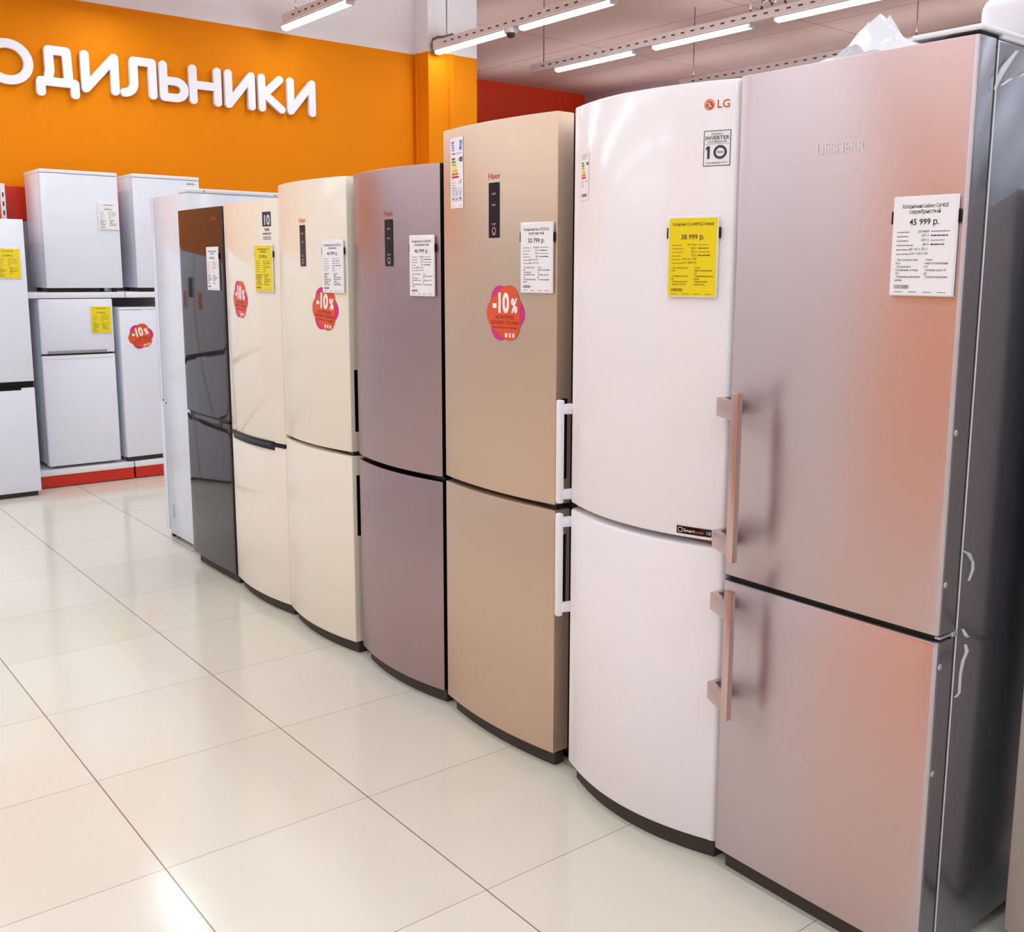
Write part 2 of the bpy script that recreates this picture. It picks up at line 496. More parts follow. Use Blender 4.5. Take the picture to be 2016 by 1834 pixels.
def letter(y0, y1, strokes, label, closed=None):
    mb = MB()
    strokes = split_turns(strokes, closed)
    XW, D = RX0 + 0.012, 0.035
    for q, pts in enumerate(strokes):
        d = XW + D + 0.0004 * q
        if closed == q:
            n = len(pts) - 1
            P = [Vector(p) for p in pts[:-1]]
            c = sum(P, Vector((0, 0))) / n
            o_, i_ = [], []
            for i in range(n):
                t = (P[(i + 1) % n] - P[i - 1]).normalized(); nn = Vector((t.y, -t.x))
                o_.append(P[i] + nn * SW); i_.append(P[i] - nn * SW)
            v = [(XW, *p) for p in o_] + [(XW, *p) for p in i_] + [(d, *p) for p in o_] + [(d, *p) for p in i_]
            f = []
            for i in range(n):
                j = (i + 1) % n
                f += [(i, j, 2 * n + j, 2 * n + i), (n + i, 3 * n + i, 3 * n + j, n + j), (2 * n + i, 2 * n + j, 3 * n + j, 3 * n + i), (i, n + i, n + j, j)]
            mb.raw(v, f, 'letter_white')
        else:
            L, Rr, c1, c0 = stroke_outline(pts, SW)
            m = len(L)
            v, f = [], []
            for x in (XW, d): v += [(x, *p) for p in L] + [(x, *p) for p in Rr] + [(x, *p) for p in c1] + [(x, *p) for p in c0]
            N = 2 * m + 18
            for s_ in (0, N):
                for i in range(m - 1): f.append((s_ + i, s_ + i + 1, s_ + m + i + 1, s_ + m + i))
                f.append(tuple([s_ + m - 1] + [s_ + 2 * m + k for k in range(9)] + [s_ + 2 * m - 1]))
                f.append(tuple([s_ + m] + [s_ + 2 * m + 9 + k for k in range(9)] + [s_ + 0]))
            loop = list(range(m)) + [2 * m + k for k in range(9)] + [2 * m - 1 - k for k in range(m)] + [2 * m + 9 + k for k in range(9)]
            for i in range(len(loop)):
                a, b = loop[i], loop[(i + 1) % len(loop)]
                f.append((a, b, N + b, N + a))
            mb.raw(v, f, 'letter_white')
    # stand-off pins carry the letter on the wall
    for py, pz in (strokes[0][0], strokes[0][-1] if closed != 0 else strokes[0][len(strokes[0]) // 2]):
        mb.box(RX0, XW + 0.002, py - 0.008, py + 0.008, pz - 0.008, pz + 0.008, 'letter_white')
    o = mb.build('wall_letter', smooth=30)
    return tag(o, label, 'letter', 'white letters on the orange wall')
a, b = SW, SW
def I_strokes(y0, y1): return [[(y0 + SW, LZ1), (y0 + SW, LZ0), (y1 - SW, LZ1), (y1 - SW, LZ0)]]
letter(0.30, 0.63, [arc(0.463, 3.003, 0.135, 0.125, 0, 360, 40)], 'white wall letter O, partly cut off at the left edge of the photo', closed=0)
letter(0.637, 0.938, [[(0.672, 2.822), (0.672, LZ0 + 0.018), (0.906, LZ0 + 0.018), (0.906, 2.822)], [(0.722, LZ0 + 0.02), (0.738, 2.98), (0.735, LZ1), (0.858, LZ1), (0.865, LZ0 + 0.02)]], 'white wall letter Д with two short feet, next to the O')
letter(0.953, 1.226, I_strokes(0.953, 1.226), 'white wall letter И between the Д and the Л')
letter(1.231, 1.51, [[(1.262, LZ0)] + arc(1.262, LZ0 + 0.075, 0.075, 0.075, -80, 0, 6) + [(1.337, LZ1), (1.478, LZ1), (1.478, LZ0)]], 'white wall letter Л with a curled left foot')
letter(1.534, 1.756, [[(1.562, LZ1), (1.562, LZ0), (1.655, LZ0)] + arc(1.656, LZ0 + 0.062, 0.070, 0.062, -84, 84, 10) + [(1.650, LZ0 + 0.124), (1.575, LZ0 + 0.124)]], 'white wall letter Ь, soft sign with its bowl to the right')
letter(1.764, 2.025, [[(1.795, LZ1), (1.795, LZ0)], [(1.994, LZ1), (1.994, LZ0)], [(1.795, 2.998), (1.994, 2.998)]], 'white wall letter Н with level crossbar')
letter(2.054, 2.311, I_strokes(2.054, 2.311), 'white wall letter И between the Н and the К')
letter(2.339, 2.576, [[(2.370, LZ1), (2.370, LZ0)], [(2.530, LZ1), (2.395, 2.992), (2.543, LZ0)]], 'white wall letter К with two diagonal arms')
letter(2.595, 2.855, I_strokes(2.595, 2.855), 'white wall letter И ending the word, after the К')

# ------------------------------------------------------------------ lamp rails and lamps
RAILS = [(2.50, -1.367, 'white slotted lamp rail nearest the left, over the orange wall'),
         (3.95, -1.383, 'white slotted lamp rail whose end touches the orange pilaster'),
         (5.28, -1.658, 'white slotted lamp rail in front of the red wall, ending in mid air'),
         (6.97, -1.23, 'white slotted lamp rail just above the tops of the two nearest refrigerators')]
def lamp(x0, y, label):
    z = LAMP_Z
    r = thing('ceiling_lamp', label, 'lamp', (x0 + TUBE_L / 2, y, z), 0, 'tube lamps under the rails')
    L = TUBE_L / 2
    MB().rbox(-L - 0.02, L + 0.02, -0.038, 0.038, -0.010, -0.001, 'lamp_housing', 0.003).build('housing', r)
    prof = [(0.036, 0.0), (0.034, 0.008)] + [(0.034 * math.cos(t), 0.008 + 0.022 * math.sin(t)) for t in [PI * k / 8 for k in range(1, 8)]] + [(-0.034, 0.008), (-0.036, 0.0)]
    mb = MB()
    n = len(prof)
    v = [(x, p[0], -0.009 - p[1]) for x in (-L, L) for p in prof]
    f = [(i, i + 1, n + i + 1, n + i) for i in range(n - 1)] + [(n - 1, 0, n, 2 * n - 1), tuple(range(n)), tuple(range(2 * n - 1, n - 1, -1))]
    mb.raw(v, f, 'diffuser').build('diffuser', r)
    for sx in (-1, 1):
        MB().rbox(min(sx * L, sx * (L + 0.022)), max(sx * L, sx * (L + 0.022)), -0.033, 0.033, -0.036, -0.009, 'lamp_housing', 0.005).build('end_cap', r)
for ri, (y, x0, lb) in enumerate(RAILS):
    r = thing('lamp_rail', lb, 'rail', (x0, y, LAMP_Z), 0, 'lamp rails')
    h = 0.075; L = 12.6 - x0 - 1.2
    ch = MB().rbox(0, L, -0.045, 0.045, 0.0, h, 'rail_white', 0.003, 1)
    for k in range(int(min(L, 6.5) / 0.11)):
        x = 0.18 + k * 0.11
        ch.box(x, x + 0.042, -0.0462, -0.0445, h * 0.45, h * 0.45 + 0.012, 'dark_plastic')
    ch.build('channel', r, smooth=20, label='white channel with dark slots along its side')
    for k in range(5):
        x = 0.16 + k * 2.6
        MB().tube([(x, 0, h), (x, 0, RZ - LAMP_Z)], 0.006, 'wire', 6).build('suspension_wire', r)
lamp(-1.40, 2.50, 'tube lamp above the white letters, on the leftmost rail')
lamp(-1.36, 3.95, 'tube lamp at the end of the rail touching the orange pilaster')
lamp(-0.13, 3.95, 'second tube lamp along the rail that touches the orange pilaster')
lamp(1.20, 3.95, 'third tube lamp on the pilaster rail, cut off by the top of the photo')
lamp(-1.28, 5.28, 'tube lamp nearest the free end of the rail in front of the red wall')
lamp(0.05, 5.28, 'middle tube lamp on the rail in front of the red wall')
lamp(1.38, 5.28, 'tube lamp above the silver refrigerator, third from the free end of its rail')
# cables and the small dome camera on the rails
cm = thing('security_camera', 'small white dome camera hanging under the rail between two tube lamps', 'camera', (-0.25, 3.92, LAMP_Z))
MB().prism([(0.055 * math.cos(2 * PI * k / 20), 0.055 * math.sin(2 * PI * k / 20)) for k in range(20)], -0.045, 0.0, 'lamp_housing', 0.006).build('base', cm)
MB().dome((0, 0, -0.045), 0.04, 'dark_plastic', 0.036, Vector((0, 0, -1))).build('lens_dome', cm)
cb = MB().tube([(-1.400, 3.92, 3.49), (-1.405, 3.91, 3.55), (-1.395, 3.92, 3.605), (-1.33, 3.93, 3.615), (-1.25, 3.93, 3.60), (-1.1, 3.93, 3.5985)], 0.012, 'wire', 8)
tag(cb.build('power_cable'), 'grey cable curled over the end of the rail at the pilaster', 'cable')
cb = MB().tube([(1.22, 5.27, 3.594), (1.24, 5.26, 3.65), (1.30, 5.26, 3.66), (1.33, 5.26, 3.61), (1.38, 5.26, 3.65), (1.44, 5.26, 3.64), (1.46, 5.27, 3.595)], 0.008, 'dark_plastic', 8)
tag(cb.build('power_cable'), 'dark cable looped on top of the rail in front of the red wall', 'cable')

# ------------------------------------------------------------------ refrigerators
def door_profile(w, td, bulge, r, edge=0.0):
    """plan outline of a door: bowed front (towards -y), flat back at y = td"""
    def fr(u): return -bulge * (1 - ((u - w / 2) / (w / 2)) ** 2)
    pts = [(0, td)]
    for k in range(6):
        t = PI - 0 - k / 5 * PI / 2          # left corner
        pts.append((r + r * math.cos(t), fr(r) + r - r * math.sin(t)))
    n = 18
    for k in range(1, n): 
        u = r + (w - 2 * r) * k / n
        pts.append((u, fr(u)))
    for k in range(6):
        t = PI / 2 - k / 5 * PI / 2
        pts.append((w - r + r * math.cos(t), fr(w - r) + r - r * math.sin(t)))
    pts.append((w, td))
    return pts, fr

def fridge(name, label, loc, rz, w, d, h, doors, mats, bulge=0.0, r=0.008, td=0.06, zb=0.055, group=None, gap=0.012, cab_top=None, side=None, cat='refrigerator', bev=0.004, feet=True, cab_in=0.0, gk='gasket'):
    """doors: list of (z0, z1). returns root, door objects and surface function"""
    root = thing(name, label, cat, loc, rz, group)
    prof, fr = door_profile(w, td, bulge, r)
    D = []
    for z0, z1 in doors:
        D.append(MB().prism(prof, z0, z1, mats['door'], bev, side=side).build('door', root))
    ct = cab_top or h
    MB().rbox(0.002 + cab_in, w - 0.002 - cab_in, td + gap, d, 0.03, ct, mats['cabinet'], 0.005).build('cabinet', root)
    g = MB()
    for z0, z1 in doors: g.box(0.018, w - 0.018, td - 0.001, td + gap + 0.001, z0 + 0.012, z1 - 0.012, 'gasket')
    for (a0, a1), (b0, b1) in zip(doors, doors[1:]):
        lo, hi = sorted((a1, b0) if a1 < b0 else (b1, a0))
        g.box(0.012, w - 0.012, fr(w * 0.0) + 0.016, td + gap + 0.001, lo - 0.002, hi + 0.002, gk)
    g.build('gasket', root, smooth=0, label='dark seal between doors and cabinet')
    if feet:
        zl = min(z[0] for z in doors)
        pp = [(0.02, td)] + [(0.02 + (w - 0.04) * k / 14, fr(0.02 + (w - 0.04) * k / 14) + 0.028) for k in range(15)] + [(w - 0.02, td)]
        MB().prism(pp, 0.002, zl + 0.002, 'plinth_brown').build('plinth', root, label='dark recessed base panel')
        for fx in (0.05, w - 0.05):
            for fy in (td + 0.05, d - 0.06):
                MB().prism([(fx + 0.018 * math.cos(2 * PI * k / 12), fy + 0.018 * math.sin(2 * PI * k / 12)) for k in range(12)], 0.0, 0.031, 'black_plastic').build('foot', root)
    def surf(u, v, off):
        dy = 2 * bulge * (u - w / 2) / (w / 2) ** 2
        nrm = Vector((dy, -1)).normalized()
        return (u + nrm.x * off, fr(u) + nrm.y * off, v)
    return root, D, surf, fr

ROWG = 'refrigerators in the row'
def sticky(name, label, cat, root, surf, items, group=None, off=0.0012):
    """a thing on the front of a door, placed in world space"""
    o = decal(name, items, surf, None, off)
    o.matrix_world = Matrix.Translation(root.location) @ Matrix.Rotation(root.rotation_euler.z, 4, 'Z')
    return tag(o, label, cat, group)

def blob(cx, cy, R0, phase, k=0.13, n=66, rot=0.0):
    return [(cx + R0 * (1 + k * math.cos(3 * (t - phase - rot))) * math.cos(t), cy + R0 * (1 + k * math.cos(3 * (t - phase - rot))) * math.sin(t)) for t in [2 * PI * i / n for i in range(n)]]
def discount_items(cx, cy, R0=0.079, rot=0.0):
    def P(u, v): return (cx + u * math.cos(rot) - v * math.sin(rot), cy + u * math.sin(rot) + v * math.cos(rot))
    s = R0 / 0.079
    it = [POLY(blob(cx, cy, R0, math.radians(120), rot=rot), 'discount_magenta', 0, 3), POLY(blob(cx, cy, R0, math.radians(62), rot=rot), 'discount_orange', 1, 3)]
    def tx(b, u, v, size, m, bold=0.0, sx=1.0, al='CENTER'):
        p = P(u * s, v * s); it.append(T(b, p[0], p[1], size * s, m, 2, al, bold, sx, rot))
    tx('-10', -0.018, 0.004, 0.080, 'pure_white', 0.042, 0.74)
    tx('%', 0.045, 0.004, 0.058, 'pure_white', 0.036, 0.68)
    tx('НА КРУПНУЮ', 0.0, -0.018, 0.0155, 'discount_red', 0.02, 0.85)
    tx('БЫТОВУЮ ТЕХНИКУ', 0.0, -0.034, 0.0155, 'discount_red', 0.02, 0.85)
    tx('ПРИ ПОКУПКЕ ОТ 2-Х ТОВАРОВ', 0.0, -0.047, 0.0085, 'discount_red', 0.02, 0.9)
    for k in range(3):
        u = (0.008 + 0.017 * k) * s
        c = P(u, -0.066 * s)
        it.append(POLY([(c[0] + x * s, c[1] + y * s) for x, y in ((-0.005, -0.006), (0.005, -0.006), (0.005, 0.006), (-0.005, 0.006))], 'pure_white', 2))
        if k: it.append(RING(c[0], c[1], 0.0016 * s, 0.0030 * s, 'discount_orange', 3, 10))
    return it

def price_tag(label, loc, rz, w, h, paper, title, price, rows, clip=True, lean=0.0, frame_m='acrylic', detail=2, group='price tags', seed=1, sub=None):
    """paper sheet in a clear holder; local x across, z up, front to -y; loc = centre of the back"""
    r = thing('price_tag', label, 'price tag', loc, rz, group)
    ink, soft = ('ink_yellow', 'ink_yellow_soft') if paper == 'paper_yellow' else ('ink', 'ink_soft')
    MB().rbox(-w / 2 - 0.003, w / 2 + 0.003, -0.006, 0.0, -h / 2 - 0.003, h / 2 + 0.006, frame_m, 0.002).build('holder', r, label='clear plastic holder')
    if clip:
        for sx in (-1, 1):
            MB().rbox(sx * (w / 2 + 0.0035) - 0.0045, sx * (w / 2 + 0.0035) + 0.0045, -0.004, 0.0005, h * 0.24, h * 0.38, 'black_plastic', 0.0012).build('clip', r, label='black side clip')
    def sf(u, v, off): return (u, -0.006 - off, v)
    s = h / 0.2
    it = [R(-w / 2, w / 2, -h / 2, h / 2, paper, 0)]
    y = h / 2 - 0.019 * s
    if detail >= 1:
        for t in title:
            it.append(T(t, 0, y, 0.0112 * s, ink, 1, 'CENTER', 0.016, min(1.0, (w * 0.9) / (len(t) * 0.0066 * s)))); y -= 0.0115 * s
        if price: it.append(T(price, 0, h / 2 - 0.054 * s, 0.0175 * s, ink, 1, 'CENTER', 0.02))
    lx, rx = -w / 2 + 0.009, w / 2 - 0.009
    y = h / 2 - 0.070 * s
    rr = random.Random(seed)
    for k, (lt, val) in enumerate(rows):
        it.append(MARK(lx, y, w * (0.18 + 0.1 * rr.random()), 0.0022 * s, soft))
        if detail >= 2: it.append(T(val, w * 0.09, y, 0.0080 * s, ink, 1, 'RIGHT', 0.006, min(1.0, w / 0.148)))
        else: it.append(MARK(w * 0.0, y, w * 0.09, 0.0030 * s, ink))
        if k < 4: it.append(MARK(w * 0.12, y + 0.001 * s, w * (0.2 + 0.1 * rr.random()), 0.0030 * s if k % 2 else 0.002 * s, ink if k % 2 else soft))
        y -= 0.0092 * s
    y -= 0.004 * s
    notes = (['· Тип компрессора', 'есть', '· Автономное', 'сохранение холода', '18 ч', '· Перенавешиваемые', 'двери'], ['· Класс', 'энергопотребления', 'A++', '· Уровень шума 39', 'дБ', '· Суперохлаждение', '']) if sub is None else sub
    for k in range(7):
        if detail >= 2:
            it.append(T(notes[0][k], lx, y, 0.0068 * s, ink, 1, 'LEFT', 0.006, 0.90 * min(1.0, w / 0.148))); it.append(T(notes[1][k], w * 0.04, y, 0.0068 * s, ink, 1, 'LEFT', 0.006, 0.90 * min(1.0, w / 0.148)))
        else:
            it.append(MARK(lx, y, w * (0.12 + 0.26 * rr.random()), 0.0030 * s, ink)); it.append(MARK(w * 0.04, y, w * (0.1 + 0.3 * rr.random()), 0.0030 * s, ink))
        y -= 0.0071 * s
    x = lx
    while x < lx + w * 0.24:
        k = rr.uniform(0.0006, 0.0018); it.append(R(x, x + k, -h / 2 + 0.012 * s, -h / 2 + 0.020 * s, ink, 1)); x += k + rr.uniform(0.0006, 0.0014)
    for k in range(4): it.append(MARK(lx + w * 0.235 * k, -h / 2 + 0.0045 * s, w * 0.14, 0.0018 * s, soft))
    decal('paper', it, sf, r, 0.0004, 0.0002, label='%s printed price sheet' % ('yellow' if paper == 'paper_yellow' else 'white'))
    return r
ROWS = [('', 'ручная'), ('', '357 л'), ('', '269 л'), ('', '88 л'), ('', '60 см x 201,1'), ('', 'см x 62,5 см')]
ROWS_Y = [('', 'No Frost'), ('', '360 л'), ('', '255 л'), ('', '105 л'), ('', '59,5 см x 200'), ('', 'см x 68,8 см')]
def tag_on(label, root, fr, w, bulge, u, zc, tw, th, paper, title, price, rows, **k):
    """hang a price tag on a door front of a row refrigerator (root without rotation)"""
    dy = 2 * bulge * (u - w / 2) / (w / 2) ** 2
    n = Vector((dy, -1, 0)).normalized()
    sag = bulge * (tw / 2) ** 2 / (w / 2) ** 2 * 0.0
    p = Vector((root.location.x + u, root.location.y + fr(u), zc)) + n * (0.0015 + sag)
    return price_tag(label, p, math.atan(dy) * 1.0, tw, th, paper, title, price, rows, **k)

def energy_items(u0, u1, v0, v1, blue=True):
    w, h = u1 - u0, v1 - v0
    it = [R(u0, u1, v0, v1, 'paper_white', 0, 3)]
    if blue:
        it += [R(u0 + w * 0.1, u1 - w * 0.08, v1 - h * 0.12, v1 - h * 0.05, 'energy_blue', 1), R(u0 + w * 0.12, u1 - w * 0.1, v1 - h * 0.185, v1 - h * 0.13, 'energy_blue', 1)]
        it += [MARK(u0 + w * 0.14, v1 - h * 0.10, w * 0.7, h * 0.018, 'pure_white', 2), MARK(u0 + w * 0.14, v1 - h * 0.165, w * 0.6, h * 0.016, 'pure_white', 2)]
        it += [MARK(u0 + w * 0.12, v1 - h * 0.235, w * 0.25, h * 0.022, 'ink'), MARK(u0 + w * 0.42, v1 - h * 0.23, w * 0.45, h * 0.01, 'ink_soft')]
    else:
        it += [MARK(u0 + w * 0.1, v1 - h * (0.05 + 0.03 * k), w * 0.6, h * 0.008, 'ink_soft') for k in range(4)]
        it.append(T('A+', u1 - w * 0.3, v1 - h * 0.08, h * 0.05, 'ink', 1))
    top, bot = v1 - h * (0.28 if blue else 0.2), v1 - h * (0.58 if blue else 0.56)
    for k in range(7):
        a = top + (bot - top) * (k + 0.12) / 7; b = top + (bot - top) * (k + 0.82) / 7
        x1 = u0 + w * (0.34 + 0.05 * k); x0 = u0 + w * 0.1
        it.append(([(x0, b), (x1, b), (x1 + w * 0.06, (a + b) / 2), (x1, a), (x0, a)], [(0, 1, 2, 3, 4)], 'energy_step_%d' % k, 1))
    cv = top - (top - bot) * 0.12
    it.append(([(u0 + w * 0.66, cv), (u0 + w * 0.74, cv + h * 0.03), (u1 - w * 0.06, cv + h * 0.03), (u1 - w * 0.06, cv - h * 0.03), (u0 + w * 0.74, cv - h * 0.03)], [(4, 3, 2, 1, 0)], 'black_plastic', 1))
    it.append(T('A+', u0 + w * 0.74, cv - h * 0.018, h * 0.05, 'pure_white', 2))
    it.append(R(u0 + w * 0.08, u1 - w * 0.08, bot - h * 0.02, bot - h * 0.016, 'ink_soft', 1))
    for k in range(4): it.append(MARK(u0 + w * 0.1, bot - h * (0.06 + 0.035 * k), w * 0.3, h * 0.008, 'ink_soft'))
    it.append(T('329', u1 - w * 0.36, bot - h * 0.075, h * 0.06, 'ink', 1))
    if blue:
        for k in range(3):
            x = u0 + w * (0.1 + 0.28 * k)
            it += frame(x, x + w * 0.24, v0 + h * 0.1, v0 + h * 0.28, h * 0.004, 'ink_soft')
            it += [MARK(x + w * 0.05, v0 + h * 0.12, w * 0.14, h * 0.03, 'ink_soft'), R(x + w * 0.09, x + w * 0.14, v0 + h * 0.17, v0 + h * 0.25, 'energy_blue', 1)]
        it.append(R(u0 + w * 0.1, u1 - w * 0.1, v0 + h * 0.03, v0 + h * 0.036, 'ink', 1))
    else:
        x = u0 + w * 0.15; rr = random.Random(3)
        while x < u0 + w * 0.75:
            k = rr.uniform(0.0006, 0.002); it.append(R(x, x + k, v0 + h * 0.06, v0 + h * 0.13, 'ink_soft', 1)); x += k + 0.001
    return it
def panel_items(u0, u1, v0, v1):
    w, h = u1 - u0, v1 - v0
    it = [R(u0, u1, v0, v1, 'panel_black', 0, 2)]
    for f in (0.80, 0.60, 0.25):
        it.append(MARK(u0 + w * 0.3, v0 + h * f, w * 0.4, h * 0.012, 'panel_icon')); it.append(MARK(u0 + w * 0.34, v0 + h * (f - 0.02), w * 0.3, h * 0.008, 'panel_icon'))
    it.append(RING(u0 + w * 0.5, v0 + h * 0.13, w * 0.14, w * 0.19, 'panel_icon', 1, 14)); it.append(MARK(u0 + w * 0.34, v0 + h * 0.05, w * 0.32, h * 0.014, 'panel_icon'))
    return it

# --- dark glossy refrigerator
def hinge(root, x, y, z, name='hinge'):
    MB().rbox(x - 0.035, x + 0.012, y, y + 0.03, z - 0.004, z + 0.004, 'dark_plastic', 0.002).rbox(x - 0.02, x - 0.004, y + 0.005, y + 0.02, z - 0.009, z + 0.009, 'hinge_metal', 0.002).build(name, root)

dk, DD, S, FR = fridge('refrigerator', 'dark grey mirror-glossy two-door refrigerator with an angular black handle recess', (1.385, 0.537, 0), 0, 0.563, 0.62, 1.845,
                       [(0.055, 0.808), (0.822, 1.845)], dict(door='dark_glass', cabinet='dark_plastic'), bulge=0.004, r=0.003, bev=0.002, group=ROWG)
mb = MB()
hp = [(0.045, 0.826), (0.075, 0.782), (0.47, 0.782), (0.482, 0.812), (0.555, 0.812), (0.555, 0.826)]
mb.raw([S(u, v, 0.0015) for u, v in hp] + [S(u, v, -0.002) for u, v in hp], [(0, 1, 2, 3, 4, 5), tuple(range(6, 12))] + [(i, (i + 1) % 6, 6 + (i + 1) % 6, 6 + i) for i in range(6)], 'black_plastic')
hp2 = [(0.11, 0.814), (0.125, 0.795), (0.44, 0.795), (0.45, 0.814)]
mb.raw([S(u, v, 0.0022) for u, v in hp2], [(0, 1, 2, 3)], 'dark_glass')
mb.build('handle', DD[0], smooth=0, label='black angular handle recess at the top of the lower door')
decal('logo', [T('Haier', 0.445, 1.783, 0.026, 'brand_orange', 1, 'LEFT', 0.0)], S, DD[1], 0.0006)
tag_on('white price tag on the dark glossy refrigerator', dk, FR, 0.563, 0.004, 0.455, 1.553, 0.134, 0.198, 'paper_white', ['Холодильник Haier', 'черный'], '44 999 р.', ROWS, detail=1, seed=2)

# --- cream LG refrigerator
lb, DD, S, FR = fridge('refrigerator', 'cream glossy refrigerator with wide black handle groove across its front, beside the dark one', (1.965, 0.540, 0), 0, 0.595, 0.65, 1.85,
                       [(0.055, 0.772), (0.788, 1.85)], dict(door='cream_gloss', cabinet='cream_plastic'), bulge=0.03, r=0.012, group=ROWG)
mb = MB()
pts = [(0.004, 0.788), (0.004, 0.774), (0.04, 0.772), (0.055, 0.752), (0.50, 0.752), (0.515, 0.772), (0.592, 0.774), (0.592, 0.788), (0.515, 0.788), (0.505, 0.796), (0.055, 0.796), (0.04, 0.788)]
def strip(mb, u0, u1, va, vb, vc, vd, off, m, n=10, depth=0.004):
    v, f = [], []
    for i in range(n + 1):
        t = i / n; u = u0 + (u1 - u0) * t
        v += [S(u, va + (vb - va) * t, off), S(u, vc + (vd - vc) * t, off), S(u, va + (vb - va) * t, off - depth), S(u, vc + (vd - vc) * t, off - depth)]
        if i:
            a, b = 4 * (i - 1), 4 * i
            f += [(a, b, b + 1, a + 1), (a + 2, a + 3, b + 3, b + 2), (a, a + 2, b + 2, b), (a + 1, b + 1, b + 3, a + 3)]
    f += [(0, 1, 3, 2), (4 * n, 4 * n + 2, 4 * n + 3, 4 * n + 1)]
    mb.raw(v, f, m)
strip(mb, 0.004, 0.055, 0.772, 0.772, 0.788, 0.788, 0.003, 'black_plastic', 3)
strip(mb, 0.05, 0.51, 0.756, 0.756, 0.794, 0.794, 0.004, 'black_plastic', 12)
strip(mb, 0.505, 0.592, 0.772, 0.772, 0.786, 0.786, 0.003, 'black_plastic', 4)
strip(mb, 0.07, 0.49, 0.772, 0.772, 0.785, 0.785, 0.0055, 'dark_plastic', 12)
mb.build('handle', DD[0], smooth=20, label='black handle groove between the doors')
it = [R(0.475, 0.540, 1.735, 1.797, 'ink', 0)] + [T('10', 0.508, 1.742, 0.060, 'paper_white', 1, 'CENTER', 0.015, 0.85)]
it += [T('YEAR', 0.508, 1.716, 0.016, 'ink', 1, 'CENTER', 0.02), T('WARRANTY', 0.508, 1.70, 0.012, 'ink', 1, 'CENTER', 0.02), MARK(0.478, 1.688, 0.06, 0.004, 'ink_soft'), MARK(0.478, 1.680, 0.06, 0.004, 'ink_soft')]
decal('warranty_sticker', it, S, DD[1], label='black print of a ten year warranty')
tag_on('yellow price tag on the cream refrigerator beside the dark one', lb, FR, 0.595, 0.03, 0.483, 1.556, 0.138, 0.196, 'paper_yellow', ['Холодильник LG', 'бежевый'], '32 999 р.', ROWS_Y, detail=1, seed=3)
sticky('discount_sticker', 'orange and magenta minus ten percent sticker on the cream refrigerator beside the dark one', 'sticker', lb, S, discount_items(0.225, 1.416, rot=-0.05), 'discount stickers')

# --- cream Haier refrigerator
ha, DD, S, FR = fridge('refrigerator', 'matte cream refrigerator with black control strip and black recessed grips on its right side', (2.570, 0.537, 0), 0, 0.590, 0.66, 1.903,
                       [(0.055, 0.822), (0.840, 1.903)], dict(door='cream_enamel', cabinet='cream_plastic'), bulge=0.035, r=0.004, td=0.06, group=ROWG)
S_ha = S
decal('display_panel', panel_items(0.263, 0.313, 1.565, 1.728), S, DD[1], label='narrow black control strip with small symbols')
decal('logo', [T('Haier', 0.288, 1.738, 0.028, 'brand_orange', 1, 'CENTER', 0.0)], S, DD[1], 0.0006)
for dd, z0, z1 in ((DD[1], 0.920, 1.165), (DD[0], 0.498, 0.745)):
    MB().rbox(0.588, 0.5912, 0.018, 0.045, z0, z1, 'black_plastic', 0.001).build('handle', dd, label='black recessed grip in the door edge')
hinge(ha, 0.57, 0.012, 0.831)
tag_on('white price tag overlapping the discount sticker on the matte cream refrigerator', ha, FR, 0.59, 0.035, 0.513, 1.563, 0.128, 0.196, 'paper_white', ['Холодильник Haier C2F636CCRG', 'бежевый'], '46 999 р.', ROWS, detail=1, seed=4)
sticky('discount_sticker', 'minus ten percent sticker half under the price tag on the matte cream refrigerator', 'sticker', ha, S, discount_items(0.445, 1.398, rot=-0.08), 'discount stickers')

# --- silver Haier refrigerator
si, DD, S, FR = fridge('refrigerator', 'silver grey refrigerator with black control strip, between the cream and champagne ones', (3.205, 0.545, 0), 0, 0.588, 0.66, 1.905,
                       [(0.055, 0.822), (0.840, 1.905)], dict(door='silver_steel', cabinet='dark_plastic'), bulge=0.037, r=0.003, td=0.06, group=ROWG, side='black_plastic')
decal('display_panel', panel_items(0.288, 0.342, 1.565, 1.728), S, DD[1], label='narrow black control strip with small symbols')
decal('logo', [T('Haier', 0.312, 1.740, 0.028, 'brand_orange', 1, 'CENTER', 0.0)], S, DD[1], 0.0006)
for dd, z0, z1 in ((DD[1], 0.920, 1.165), (DD[0], 0.498, 0.745)):
    MB().rbox(0.586, 0.5892, 0.018, 0.045, z0, z1, 'black_plastic', 0.001).build('handle', dd, label='black recessed grip in the door edge')
hinge(si, 0.568, 0.014, 0.831)
tag_on('white price tag on the silver grey refrigerator', si, FR, 0.588, 0.037, 0.507, 1.565, 0.118, 0.198, 'paper_white', ['Холодильник Haier C2F636CFRG', 'серебристый'], '46 999 р.', ROWS, detail=2, seed=5)

